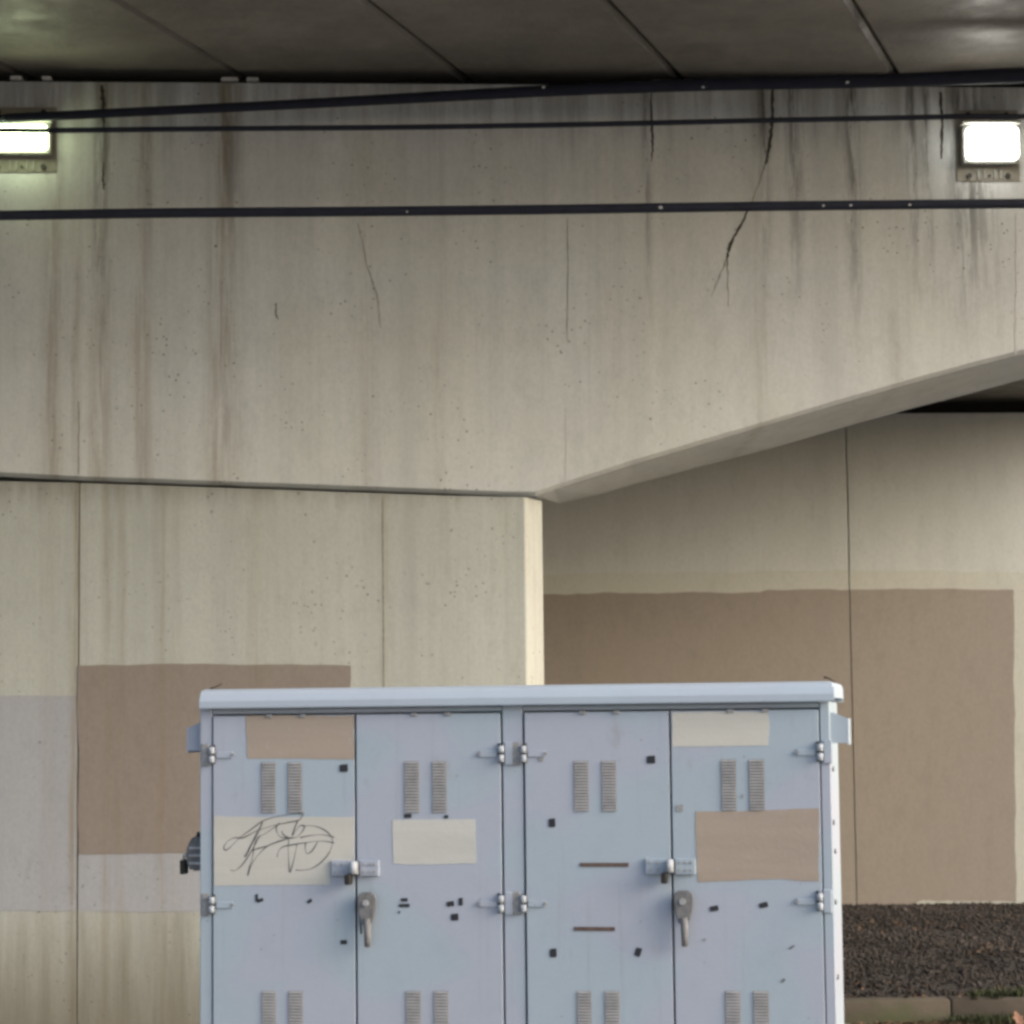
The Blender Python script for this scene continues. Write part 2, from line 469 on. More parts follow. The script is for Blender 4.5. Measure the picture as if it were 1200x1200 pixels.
# stones: thousands of small angular stones, one mesh
def stones():
    base = np.array([(1, 0, 0), (-1, 0, 0), (0, 1, 0), (0, -1, 0), (0, 0, 1), (0, 0, -1)], float)
    tri = np.array([(0, 2, 4), (2, 1, 4), (1, 3, 4), (3, 0, 4), (2, 0, 5), (1, 2, 5), (3, 1, 5), (0, 3, 5)])
    rs = np.random.RandomState(3)
    P, S = [], []
    n = 42000
    x = rs.uniform(0.9, 6.2, n); y = KY + 0.01 + (rs.uniform(0, 1, n)) * 7.1
    x2 = rs.uniform(-3, 0.9, 4000); y2 = KY + 0.3 + rs.uniform(0, 1, 4000) * 6.6
    x = np.concatenate([x, x2]); y = np.concatenate([y, y2]); n = len(x)
    sz = 0.0045 + 0.014 * rs.uniform(0, 1, n) ** 2.2
    big = rs.uniform(0, 1, n) < 0.006
    sz = np.where(big, sz + rs.uniform(0.008, 0.022, n), sz)
    V = np.zeros((n, 6, 3))
    for k in range(n):
        j = base * rs.uniform(0.6, 1.25, (6, 3)) + rs.uniform(-0.22, 0.22, (6, 3))
        a = rs.uniform(0, 6.28); c, s_ = math.cos(a), math.sin(a)
        j = j @ np.array([[c, -s_, 0], [s_, c, 0], [0, 0, 0.75]])
        V[k] = j * sz[k] + (x[k], y[k], bed_z(x[k], y[k]) + sz[k] * 0.35)
    F = (tri[None] + (np.arange(n) * 6)[:, None, None]).reshape(-1, 3)
    me = bpy.data.meshes.new('gravel')
    me.vertices.add(n * 6); me.vertices.foreach_set('co', V.ravel())
    me.loops.add(len(F) * 3); me.loops.foreach_set('vertex_index', F.ravel().astype(np.int32))
    me.polygons.add(len(F)); me.polygons.foreach_set('loop_start', np.arange(0, len(F) * 3, 3, dtype=np.int32))
    me.update(calc_edges=True); me.validate()
    at = me.attributes.new('tone', 'FLOAT', 'POINT')
    at.data.foreach_set('value', np.repeat(np.clip(rs.uniform(0, 1, n) ** 1.8 * 0.8 + 0.35 * np.sin(x * 2.3 + 1) * np.sin(y * 1.9 + x) + np.where(big, 0.3, 0), 0, 1.15), 6))
    me.materials.append(m_stone)
    return tag(link(bpy.data.objects.new('gravel', me)), 'small dark grey stones covering the bed below the rear wall', 'gravel', kind='stuff')
stones()

kerb = empty('kerb', (0, KY, 0))
tag(kerb, 'low weathered concrete kerb edging the gravel bed', kind='structure')
kx = 0.34
while kx < 6:
    L = 0.93
    k = MB()
    dy = rnd.uniform(-0.006, 0.006); dz = rnd.uniform(-0.005, 0.005)
    k.box(kx + 0.0015, kx + L - 0.0015, -0.14 + dy, dy, -0.1, 0.10 + dz, 0.009)
    k.build('kerb_stone', m_kerb, kerb, True)
    kx += L

# moss, grass and litter by the kerb
def tufts(name, n, region, h, mat, label, cat, blade=0.0045):
    mb = MB()
    for i in range(n):
        cx, cy, rx, ry = region[rnd.randrange(len(region))]
        a, q = rnd.uniform(0, 6.28), math.sqrt(rnd.random())
        x, y = cx + math.cos(a) * q * rx, cy + math.sin(a) * q * ry
        z = bed_z(x, y) if y > KY else (0.095 if y > KY - 0.14 else -0.02)
        hh = h * rnd.uniform(0.4, 1.1); b = rnd.uniform(0, 6.28)
        dx, dy = math.cos(b) * blade, math.sin(b) * blade
        lx, ly = rnd.uniform(-1, 1) * hh * 0.6, rnd.uniform(-1, 1) * hh * 0.6
        kk = len(mb.v)
        mb.v += [(x - dx, y - dy, z), (x + dx, y + dy, z), (x + lx * .5 + dx * .6, y + ly * .5 + dy * .6, z + hh * .6), (x + lx * .5 - dx * .6, y + ly * .5 - dy * .6, z + hh * .6), (x + lx, y + ly, z + hh)]
        mb.f += [(kk, kk + 1, kk + 2, kk + 3), (kk + 3, kk + 2, kk + 4)]
    return tag(mb.build(name, mat), label, cat, kind='stuff')
tufts('grass', 2600, [(2.75, KY + 0.12, 0.35, 0.16), (2.55, KY + 0.0, 0.25, 0.08), (2.38, KY - 0.20, 0.22, 0.07), (3.4, KY + .2, .5, .2)], 0.055, m_grass, 'low green grass and moss growing over the kerb', 'grass')
tufts('leaf_litter', 2200, [(2.0 + i * 0.4, KY - 0.24, 0.35, 0.09) for i in range(6)], 0.02, m_litter, 'brown leaf litter collected along the foot of the kerb', 'leaf litter', 0.012)

def leaf(x, y, z, s_, rz, tilt, mat, name, label):
    out = [(0, -1), (.35, -.6), (.75, -.55), (.6, -.1), (.95, .25), (.45, .35), (.3, .75), (0, 1.0), (-.3, .75), (-.45, .35), (-.95, .25), (-.6, -.1), (-.75, -.55), (-.35, -.6)]
    mb = MB()
    rot = Matrix.Rotation(rz, 3, 'Z') @ Matrix.Rotation(tilt, 3, 'X')
    mb.v.append(tuple(Vector((0, 0, -0.12 * s_))))
    top = [Vector((a * s_, b * s_, 0.10 * s_ * abs(a))) for a, b in out]
    mb.v = [tuple(rot @ Vector((0, 0, -0.05 * s_)))] + [tuple(rot @ q) for q in top]
    n = len(top)
    mb.f = [(0, 1 + i, 1 + (i + 1) % n) for i in range(n)]
    k = len(mb.v)
    mb.v += [tuple(Vector(q) - rot @ Vector((0, 0, 0.0012))) for q in mb.v[:k]]
    mb.f += [(k, k + 1 + (i + 1) % n, k + 1 + i) for i in range(n)]
    mb.f += [(1 + i, k + 1 + i, k + 1 + (i + 1) % n, 1 + (i + 1) % n) for i in range(n)]
    o = mb.build(name, mat)
    o.location = (x, y, z)
    return tag(o, label, 'leaf', 'dead leaves by the kerb')
tufts('leaf_litter', 700, [(2.2 + i * 0.45, KY + 0.4 + 6.2 * ((i * 7) % 10) / 10, 0.6, 0.5) for i in range(8)] + [(4.2, 18.9, 1.2, .12)], 0.02, m_litter, 'sparse brown leaf bits scattered over the gravel', 'leaf litter', 0.014)
leaf(2.50, KY - 0.33, 0.02, 0.045, 0.6, 1.0, m_leaf, 'dead_leaf', 'orange dead leaf below the mossy part of the kerb, the left one')
leaf(2.61, KY - 0.34, 0.015, 0.040, 2.2, 0.8, m_leaf, 'dead_leaf', 'orange dead leaf below the mossy part of the kerb, the right one')

# ------------------------------------------------------------------ pier wall
pier = empty('pier_wall', PIER.o, PIER.yaw)
tag(pier, 'cream concrete pier wall behind the cabinet with tan and grey paint patches', 'wall')
P = PIER
xR = P.x(615, 700); xC = xR + 0.10; xJ = P.x(92, 800)
THK = 0.9
def beam_bot(x):      # underside of the beam above the pier at local x
    pts = [P.at(-900, 551), P.at(-400, 552), P.at(0, 558), P.at(95, 563), P.at(300, 570), P.at(520, 578), P.at(640, 580)]
    for (a, za), (b, zb) in zip(pts, pts[1:]):
        if x <= b: return za + (zb - za) * (x - a) / (b - a)
    return pts[-1][1]
GAP = 0.012
mb = MB()
xs = [xJ + 0.004 + (xR - xJ - 0.004) * i / 6 for i in range(7)]
def wall_block(xs, plan_right=None):
    """solid with a sloping top following the beam; front edge at y=0, optional chamfered right end"""
    mb = MB()
    plan = [(x, 0.0) for x in xs]
    if plan_right: plan += plan_right
    back = [(plan[-1][0], THK), (xs[0], THK)]
    pl = plan + back
    k = 0; n = len(pl)
    mb.v += [(x, y, -0.3) for x, y in pl] + [(x, y, beam_bot(x) - GAP) for x, y in pl]
    mb.f.append(tuple(reversed(range(n)))); mb.f.append(tuple(range(n, 2 * n)))
    for i in range(n):
        j = (i + 1) % n
        mb.f.append((i, j, n + j, n + i))
    return mb
wall_block(xs, [(xR + 0.006, 0.003), (xR + 0.012, 0.012), (xC - 0.008, 0.185), (xC - 0.002, 0.20), (xC, 0.22)]).build('wall_panel', m_pier, pier)
wall_block([-9.0, -4, xJ - 0.004]).build('wall_panel', m_pier, pier)
mb = MB(); mb.box(xJ - 0.0045, xJ + 0.0065, 0.003, 0.05, -0.3, beam_bot(xJ) - 0.02); mb.build('joint_filler', m_joint, pier)
def ragged(pl, pts, amp=0.006, step=0.05, seed=1, d=0.0, wav=1.0):
    """closed outline in photo pixels -> polygon in local (x,z) with a hand-painted wobble"""
    rr = random.Random(seed)
    P_ = [pl.at(a, b, d) for a, b in pts]
    out = []
    for i in range(len(P_)):
        (x0, z0), (x1, z1) = P_[i], P_[(i + 1) % len(P_)]
        L = math.hypot(x1 - x0, z1 - z0); n = max(1, int(L / step))
        nxn, nzn = -(z1 - z0) / max(L, 1e-6), (x1 - x0) / max(L, 1e-6)
        ph = rr.uniform(0, 6)
        for q in range(n):
            t_ = q / n
            w = 0 if q == 0 else amp * (rr.uniform(-1, 1) * 0.45 + 0.6 * wav * math.sin(ph + L * t_ * 9) * math.sin(t_ * math.pi))
            out.append((x0 + (x1 - x0) * t_ + nxn * w, z0 + (z1 - z0) * t_ + nzn * w))
    return out
def patch(pl, name, pts, mat, parent, y, th=0.0015, amp=0.006, step=0.05, seed=1, label=None, joint=None):
    mb = MB(); poly = ragged(pl, pts, amp, step, seed, y)
    if joint:                       # keep clear of a wall joint and end right at it
        xj, side = joint
        poly = [((min(x, xj) if side < 0 else max(x, xj)) if abs(x - xj) > 0.06 else xj, z) for x, z in poly]
    mb.prism(poly, y - th, y)
    o = mb.build(name, mat, parent)
    if label: o['label'] = label
    return o
patch(P, 'paint_patch', [(-300, 815), (89, 815), (90, 1068), (-300, 1064)], m_grey, pier, -0.0005, amp=0.004, seed=2, joint=(xJ - 0.0042, -1), label='grey paint patch left of the wall joint')
patch(P, 'paint_patch', [(95, 996), (520, 992), (520, 1070), (94, 1068)], m_grey, pier, -0.0005, amp=0.004, seed=3, joint=(xJ + 0.0042, 1), label='grey paint band under the tan patch')
patch(P, 'paint_patch', [(91, 780), (180, 778), (300, 779), (411, 780), (412, 1000), (92, 1001)], m_tan, pier, -0.0025, amp=0.006, seed=4, label='tan paint patch')
# faint lines scratched by old shutter boards
for px, w in ((450, .003),):
    x = P.x(px, 800)
    mb = MB(); mb.box(x - w, x + w, -0.0012, 0.0, 0.15, beam_bot(x) - 0.03); mb.build('board_mark', m_line, pier)

# ------------------------------------------------------------------ crosshead beam
beam = empty('bridge_crosshead_beam', PIER.o, PIER.yaw)
tag(beam, 'pale streaked concrete beam over the pier with a rising curved underside', 'bridge beam')
YB = -0.022                       # proud of the pier
ztop_l, ztop_r = P.at(0, 97), P.at(1200, 104)
def beam_top(x): return ztop_l[1] + (ztop_r[1] - ztop_l[1]) * (x - ztop_l[0]) / (ztop_r[0] - ztop_l[0])
front_px = [(0, 557), (95, 562), (300, 569), (520, 577), (600, 580), (628, 580), (650, 572), (695, 558), (741, 543), (820, 520), (905, 495), (987, 471), (1067, 448), (1130, 431), (1200, 413), (1300, 387), (1450, 352)]
back_px = [None] * 5 + [(640, 583), (656, 590), (700, 580), (741, 568), (827, 545), (905, 525), (987, 501), (1067, 479), (1130, 463), (1200, 444), (1300, 417), (1450, 378)]
F_ = [(-9.0, P.z(0, 552))] + [P.at(a, b, YB) for a, b in front_px]
B_ = [(-9.0, P.z(0, 552))]
for i, b in enumerate(back_px):
    B_.append(F_[i + 1] if b is None else P.at(b[0], b[1], THK))
F_ += [(9.0, F_[-1][1] + 0.55)]; B_ += [(9.0, B_[-1][1] + 0.55)]
CH = 0.016                         # small arris on the lower edge
mb = MB(); n = len(F_)
XS_top = [x for x, _ in F_]
rows = [[(x, YB, z + CH) for x, z in F_],
        [(x, YB + CH * 2.2, z - 0.002) for x, z in F_],
        [(x, THK, z) for x, z in B_],
        [(x, THK, beam_top(x)) for x, _ in B_],
        [(x, YB, beam_top(x)) for x, _ in F_]]
for r_ in rows: mb.v += r_
for a in range(5):
    b = (a + 1) % 5
    for i in range(n - 1):
        mb.f.append((a * n + i, a * n + i + 1, b * n + i + 1, b * n + i))
mb.f.append(tuple(a * n for a in range(5))); mb.f.append(tuple(a * n + n - 1 for a in reversed(range(5))))
mb.build('beam_body', m_beam, beam)
# near-black strip: shade of the gap between beam and deck, put into colour
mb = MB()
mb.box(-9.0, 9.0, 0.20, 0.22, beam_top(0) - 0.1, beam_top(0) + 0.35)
mb.build('gap_shade_strip', m_void, beam)
for px0, px1, py in ((12, 26, 87), (49, 60, 88), (259, 279, 89), (289, 303, 89), (765, 792, 93)):
    a, b = P.x(px0, py), P.x(px1, py); zz = beam_top(a)
    mb = MB(); mb.box(a, b, -0.012, 0.10, zz + 0.012, zz + 0.032, 0.004); mb.build('bearing_pad', m_pad, beam, True)
def crack(pts, ws, mat, name, parent=beam, y=YB, seed=1, th=0.0012):
    """tapering jagged ribbon standing a hair proud of the face"""
    rr = random.Random(seed); mb = MB(); fine = []
    for i in range(len(pts) - 1):
        n = 7
        for q in range(n):
            t_ = q / n
            a = [pts[i][c] + (pts[i + 1][c] - pts[i][c]) * t_ for c in (0, 1)]
            w = ws[i] + (ws[i + 1] - ws[i]) * t_
            fine.append((a[0] + rr.uniform(-.7, .7), a[1], w * rr.uniform(0.6, 1.3)))
    fine.append((*pts[-1], ws[-1]))
    L, R_ = [], []
    for a, b, w in fine:
        x, z = P.at(a, b, y); hw = w * SC / 2
        L.append((x - hw, z)); R_.append((x + hw, z))
    mb.prism(L + R_[::-1], y - th, y)
    return mb.build(name, mat, parent)
crack([(905, 100), (905, 140), (902, 172), (897, 192)], [4, 4.5, 5, 2.5], m_crack, 'crack', seed=1)
crack([(897, 192), (890, 212), (880, 240)], [2.2, 1.4, 1.5], m_line, 'crack', seed=2)
crack([(880, 240), (869, 262), (856, 285), (852, 302)], [1.8, 3.2, 4, 3], m_crack, 'crack', seed=3)
crack([(852, 302), (844, 322), (833, 348)], [1.8, 1.6, 0.7], m_line, 'crack', seed=4)
crack([(852, 302), (853, 330), (854, 360)], [1.8, 1.4, 0.5], m_line, 'crack', seed=5)
crack([(763, 108), (764, 150), (765, 172), (763, 190)], [1.0, 3.0, 2.6, 0.6], m_crack, 'crack', seed=6)
crack([(1102, 108), (1104, 135), (1104, 160), (1103, 186)], [5, 3, 4, 2], m_crack, 'crack', seed=7)
crack([(420, 262), (430, 310), (442, 345), (446, 385)], [0.8, 1.2, 1.4, 0.6], m_line, 'crack', seed=8)
crack([(324, 355), (323, 368), (326, 374)], [1.2, 1.8, 1.0], m_crack, 'crack', seed=9)
crack([(119, 100), (121, 122), (121, 150)], [5, 5, 1.5], m_crack, 'crack', seed=10)
crack([(121, 190), (121, 215), (122, 222)], [1, 2.5, 2], m_crack, 'crack', seed=11)
for px, y0, y1, w in ((665, 256, 400, 0.8), (663, 480, 566, 0.9), (1190, 250, 415, 1.4), (92, 470, 556, 1.1)):
    crack([(px, y0), (px + 0.5, (y0 + y1) / 2), (px, y1)], [w, w, w], m_line if px not in (1190, 663) else m_pad, 'board_mark', seed=px)

# ------------------------------------------------------------------ bridge deck above
deck = empty('bridge_deck', (0, 0, 0))
tag(deck, 'dark underside of the bridge deck made of long side-by-side concrete panels', 'bridge deck')
ZC = P.z(600, 84) + 0.0
rv = ray(1500, 835); DV = Vector((rv.x, rv.y, 0)).normalized()
def wall_pt(px): return P.o + P.u * P.x(px, 84)
EDGES = [270, 533, 788, 1048]
sp = 259.5
edge_px = [270 - sp * k for k in range(12, 0, -1)] + EDGES + [1048 + sp * k for k in range(1, 4)]
NEAR, FAR = -4.6, 8.6                   # along DV from the pier face
XNEAR = -4.6
for i in range(len(edge_px) - 1):
    a, b = wall_pt(edge_px[i]), wall_pt(edge_px[i + 1])
    w = (b - a); gp = w.normalized() * 0.009
    a2, b2 = a + gp, b - gp
    dz = {True: 0.0}.get(False, rnd.choice((0, .004, .008, .002)))
    if 1048 <= edge_px[i] < 1100: dz = -0.004
    z0, z1 = ZC + dz, ZC + 0.55
    # section across the panel with small chamfers on the lower edges, swept along DV
    def q(p, t_): v_ = p + DV * t_; return (v_.x, v_.y)
    mb = MB(); c = w.normalized() * 0.022
    sec = [(a2, z0 + 0.022), (a2 + c, z0), (b2 - c, z0), (b2, z0 + 0.022), (b2, z1), (a2, z1)]
    for t_ in (NEAR, 0.9 + 0.0):
        mb.v += [(*q(p, t_), z) for p, z in sec]
    nn = len(sec)
    mb.f.append(tuple(range(nn))); mb.f.append(tuple(reversed(range(nn, 2 * nn))))
    for k in range(nn):
        j = (k + 1) % nn
        mb.f.append((k, nn + k, nn + j, j))
    mb.build('deck_panel', m_deck, deck)
# solid topping closes the joints from above
mb = MB()
a, b = wall_pt(edge_px[0]), wall_pt(edge_px[-1])
mb.prism_z([tuple((a + DV * NEAR).xy), tuple((b + DV * NEAR).xy), tuple((b + DV * 1.2).xy), tuple((a + DV * 1.2).xy)], ZC + 0.5505, ZC + 0.85)
mb.build('deck_topping', m_deck, deck)

# rear span, lower, between pier and rear wall
rdeck = empty('rear_bridge_deck', (0, 0, 0))
tag(rdeck, 'dark deck underside behind the pier, seen under the rising beam end', 'bridge deck')
Rr = REAR
ZR = Rr.z(1100, 477)
rlo, rhi = -9.0, 4.6
k = 0; xw = rlo
while xw < rhi:
    p0 = Rr.o + Rr.u * xw; p1 = Rr.o + Rr.u * (xw + 1.5)
    gp = Rr.u * 0.008
    mb = MB()
    q0, q1 = p0 + gp, p1 - gp
    mb.prism_z([tuple((q0 - DV * 7.3).xy), tuple((q1 - DV * 7.3).xy), tuple((q1 + DV * 1.5).xy), tuple((q0 + DV * 1.5).xy)], ZR + 0.05 + rnd.choice((0, .01)), ZR + 0.6)
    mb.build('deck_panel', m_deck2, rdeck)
    xw += 1.5
mb = MB()
p0 = Rr.o + Rr.u * rlo; p1 = Rr.o + Rr.u * (rlo + 10 * 1.5)
mb.prism_z([tuple((p0 - DV * 7.3).xy), tuple((p1 - DV * 7.3).xy), tuple((p1 + DV * 1.5).xy), tuple((p0 + DV * 1.5).xy)], ZR + 0.605, ZR + 0.9)
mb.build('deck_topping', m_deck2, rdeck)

# ------------------------------------------------------------------ rear wall
rear = empty('rear_wall', REAR.o, REAR.yaw)
tag(rear, 'pale abutment wall behind the pier with a large tan paint patch', 'wall')
zt = Rr.z(1100, 484)
j0 = Rr.x(998, 800)
pans = [(-10.0, j0 - 7.0), (j0 - 7.0, j0), (j0, j0 + 6.0), (j0 + 6.0, 12.0)]
for a, b in pans:
    mb = MB(); mb.box(a + 0.0045, b - 0.0045, 0, 0.6, -0.3, zt, 0.006); mb.build('wall_panel', m_rear, rear)
mb = MB(); mb.box(-10, 12, 0.007, 0.5, -0.3, zt - 0.05); mb.build('joint_filler', m_joint, rear)
mb = MB(); mb.box(-10, 12, 0.12, 0.5, zt + 0.001, ZR + 0.3); mb.build('gap_shade_strip', m_void, rear)  # black filler, painted as shade between wall top and rear deck
for sgn, pts, mt, y, am, lb, sd in (
    (0, [(400, 676), (760, 672), (996, 668), (996, 720), (400, 720)], m_cream_rear, -0.0005, .012, 'cream roller band above the tan patch', 3),
    (0, [(1000, 668), (1180, 670), (1330, 670), (1330, 1075), (1000, 1075)], m_cream_rear, -0.0005, .012, 'cream repainted part right of the joint', 4),
    (0, [(400, 697), (645, 696), (760, 695), (880, 694), (900, 691), (996.3, 691), (996.3, 1068), (400, 1070)], m_tan_rear, -0.0025, .010, 'tan paint patch left of the joint', 5),
    (0, [(999.7, 691), (1100, 690), (1188, 691), (1189, 900), (1191, 1057), (1130, 1056), (1080, 1055), (1060, 1062), (999.7, 1064)], m_tan_rear, -0.0025, .008, 'tan paint patch right of the joint', 6)):
    patch(Rr, 'paint_patch', pts, mt, rear, y, amp=am, step=0.07, seed=sd, label=lb, joint=(j0 - 0.0047, -1) if 'left' in lb or 'above' in lb else (j0 + 0.0047, 1))

# ------------------------------------------------------------------ cables
def cable(name, pts, depths, rads, label, spots=()):
    """pts in photo pixels, each with its own distance; smooth spline through them"""
    W = []
    for (a, b), d in zip(pts, depths):
        r_ = ray(a, b); W.append(CAM + r_ * (d / r_.y))
    out, rr = [], []
    for i in range(len(W) - 1):
        p0, p1, p2, p3 = W[max(i - 1, 0)], W[i], W[i + 1], W[min(i + 2, len(W) - 1)]
        for q in range(8):
            t_ = q / 8
            out.append(0.5 * ((2 * p1) + (p2 - p0) * t_ + (2 * p0 - 5 * p1 + 4 * p2 - p3) * t_ ** 2 + (3 * p1 - p0 - 3 * p2 + p3) * t_ ** 3))
            rr.append(rads[i] + (rads[i + 1] - rads[i]) * t_)
    out.append(W[-1]); rr.append(rads[-1])
    o = empty(name, out[0])
    mb = MB(); mb.tube([p - out[0] for p in out], rr, 14)
    mb.build('sheath', m_cable, o, True)
    for a, b, d, s_ in spots:
        r_ = ray(a, b); p = CAM + r_ * (d / r_.y) - out[0]
        bm = bmesh.new(); bmesh.ops.create_icosphere(bm, subdivisions=2, radius=s_)
        for v in bm.verts: v.co = Vector((v.co.x * 1.3, v.co.y, v.co.z)) + p
        MB().bm(bm).build('drop_glint', m_drop, o, True)  # pale opaque beads: specular glints of water drops put into colour
    return tag(o, label, 'cable', 'black cables strung along the beam')
def dd(px, off): return 11.0 - off + (px - 600) * SC * math.tan(R(3))
cable('overhead_cable', [(-1500, 172), (-160, 144), (20, 138), (120, 133), (300, 124.5), (500, 114), (640, 106.5), (800, 100), (900, 97.5), (1050, 94), (1200, 88), (1400, 81), (2500, 62)],
      [dd(-1500, .10), dd(-160, .10), dd(20, .20), dd(120, .26), dd(300, .30), dd(500, .3), dd(640, .35), dd(800, .4), dd(900, .45), dd(1050, .5), dd(1200, .55), dd(1400, .6), dd(2500, .6)],
      [.021, .021, .021, .021, .022, .025, .027, .029, .030, .032, .036, .038, .038],
      'thickest black cable, rising to the right against the deck', [(637, 102, 10.52, .006), (824, 102, 10.35, .005), (993, 96.5, 10.3, .006)])
cable('overhead_cable', [(-1500, 170), (-160, 154), (60, 152.8), (240, 151), (480, 149), (700, 145.5), (900, 141), (1060, 138), (1130, 136.5), (1200, 136.5), (1400, 136), (2500, 132)],
      [dd(x, .9) for x in (-1500, -160, 60, 240, 480, 700, 900, 1060, 1130, 1200, 1400, 2500)], [.0118] * 12,
      'thinnest black cable, passing in front of the left lamp')
cable('overhead_cable', [(-1500, 270), (-160, 254), (0, 252.5), (200, 249.5), (400, 248), (600, 246), (775, 243.5), (950, 241), (1200, 238.5), (1400, 237), (2500, 230)],
      [dd(x, 1.3) for x in (-1500, -160, 0, 200, 400, 600, 775, 950, 1200, 1400, 2500)], [.0205] * 11,
      'lowest black cable, crossing below both lamps', [(774, 243, 9.69, .007), (477, 248, 9.66, .006), (997, 240.5, 9.70, .0045), (1066, 240, 9.70, .0045), (965, 241, 9.7, .004)])

# ------------------------------------------------------------------ bulkhead lamps
def bulkhead(px0, px1, py0, py1, mat, label):
    x0, z1 = P.at(px0, py0, -0.13); x1, z0 = P.at(px1, py1, -0.13)
    cx, cz = (x0 + x1) / 2, (z0 + z1) / 2; w, h = x1 - x0, z1 - z0
    o = empty('bulkhead_light', P.o + P.u * cx + P.v * YB + Vector((0, 0, cz)), P.yaw)
    # local frame: origin at the wall face, -y towards the viewer
    mb = MB(); mb.box(-w / 2 - .03, w / 2 + .03, -.006, -.0005, -h / 2 - .085, h / 2 + .11, .002); mb.build('bracket_plate', m_plate, o)
    mb = MB(); mb.box(-w / 2 - .012, w / 2 + .012, -.065, -.0065, -h / 2 - .012, h / 2 + .02, .010); mb.build('housing', m_bracket, o, True)
    mb = MB(); mb.box(-w / 2, w / 2, -.130, -.0655, -h / 2, h / 2, .018); mb.build('diffuser', mat, o, True)
    mb = MB(); mb.box(-w / 2 - .016, w / 2 + .016, -.115, -.0065, h / 2 + .0205, h / 2 + .032, .002); mb.build('hood', m_bracket, o)
    for bx in (-w / 2 + .03, 0.005, w / 2 - .03):
        for bz in (-h / 2 - .060, h / 2 + .085):
            if abs(bx) < .02 and bz > 0: continue
            mb = MB(); rr_ = .014 if abs(bx) > .02 else .007
            mb.tube([(bx, -.0065, bz), (bx, -.018, bz)], rr_, 6); mb.build('bolt', m_bolt, o)
    for fx in (-.05, -.02, .03, .06):
        mb = MB(); mb.box(fx - .003, fx + .003, -.02, -.0065, -h / 2 - .075, -h / 2 - .03); mb.build('rib', m_bracket, o)
    return tag(o, label, 'light')
bulkhead(-14, 55, 146, 175, m_lamp_l, 'lit lamp at the left edge with a greenish glow on the concrete')
bulkhead(1133, 1194, 149, 186, m_lamp_r, 'lit white rectangular lamp on a bracket at the right end of the beam')

# ------------------------------------------------------------------ utility cabinet
C = CAB
cab = empty('utility_cabinet', CAB.o, CAB.yaw)
tag(cab, 'pale blue-grey four-door metal utility cabinet with patched-over paint', 'utility cabinet')
DEP = 0.62
xl, xr = C.x(234.5), C.x(973.5)
zcap0 = C.z(600, 826.5, -0.028); zt_door = C.z(600, 835.5)
zr = zcap0 + 0.004
Z0 = 0.10
mb = MB(); mb.box(xl + .004, xr - .004, 0.035, DEP, Z0, zr - 0.004, 0.003); mb.build('body', m_paint, cab)
mb = MB(); mb.box(xl - .02, xr + .02, -.01, DEP + .02, -0.02, Z0 - 0.001, 0.006); mb.build('plinth', m_kerb, cab)
# frame: stiles, mullion and top rail
stile = [(234.5, 248.3), (589.2, 612.8), (962, 973.5)]
for a, b in stile:
    mb = MB(); mb.box(C.x(a), C.x(b), 0.0, 0.0345, Z0 + .002, zr - 0.002, 0.0025); mb.build('frame_post', m_paint, cab)
zrail0 = C.z(600, 833.0)
for (a, b) in ((248.6, 588.9), (613.1, 961.7)):
    mb = MB(); mb.box(C.x(a), C.x(b), 0.003, 0.0345, zrail0, zr - 0.006, 0.0015); mb.build('top_rail', m_paint, cab)
# cap: folded sheet with a rolled front edge
zc = zcap0
zcp = C.z(600, 803, -0.01) - zcap0
prof = [(-.028, 0), (-.030, .004), (-.030, zcp * .38), (-.026, zcp * .52), (-.019, zcp * .72), (-.006, zcp * .92), (.02, zcp * 1.0), (DEP + .0, zcp * 1.0), (DEP + .02, zcp * .9), (DEP + .024, 0), (DEP + .01, 0.0), (DEP + .01, .012), (-.018, .012), (-.018, 0)]
mb = MB()
xa, xb = C.x(233.5, 815, -.03), C.x(977.5, 815, -.03)
nn = len(prof)
cols = [(xa, .93, .0), (xa + .004, 1, 0), (xb - .018, 1, 0), (xb - .006, .93, 0), (xb - .001, .75, 0), (xb, .55, 0)]
for x, k_, _ in cols:
    mb.v += [(x, y, zc + min(z, zcp * k_)) for y, z in prof]
for c_ in range(len(cols) - 1):
    for i in range(nn):
        j = (i + 1) % nn
        a0 = c_ * nn; b0 = a0 + nn
        mb.f.append((a0 + i, a0 + j, b0 + j, b0 + i))
mb.f.append(tuple(range(nn))); mb.f.append(tuple((len(cols) - 1) * nn + i for i in reversed(range(nn))))
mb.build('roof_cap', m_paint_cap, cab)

ZD0 = Z0 + 0.02
YD = -0.004                            # door face, slightly proud of the frame
def louvre(pl_x0, pl_x1, zt_, zb_, parent):
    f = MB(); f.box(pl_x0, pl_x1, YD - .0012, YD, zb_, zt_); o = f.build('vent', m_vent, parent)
    n = 17; s_ = MB(); hgt = (zt_ - zb_) / n
    for i in range(n):
        z = zt_ - (i + .5) * hgt
        k = len(s_.v); e = .0012
        # slat: sloping outward and down
        s_.prism_x([(YD - .0013, z + hgt * .30), (YD - .0048, z - hgt * .18), (YD - .0048, z - hgt * .26), (YD - .0013, z - hgt * .22)], pl_x0 + e, pl_x1 - e)
    s_.v += []; 
    sl = s_.build('slats', m_slat, parent)
    return o, sl
doors = []
vx = [((307, 323.5), (338, 354.5)), ((474.5, 491.5), (507, 523.5)), ((673, 690), (705.5, 722.5)), ((845.5, 863), (878, 896))]
vy = [(893, 952.5), (892, 952.5), (891.5, 951), (890, 950)]
dx = [(250.2, 415.4), (418.0, 586.6), (615.2, 784.2), (786.8, 960.0)]
dy = (838.0, 837.0, 835.0, 834.0)
kinds = ['left-hand door with tan patch, pen scribble and cream patch', 'second door with one pale patch', 'third door with two rusty slots', 'right-hand door with cream and tan patches']
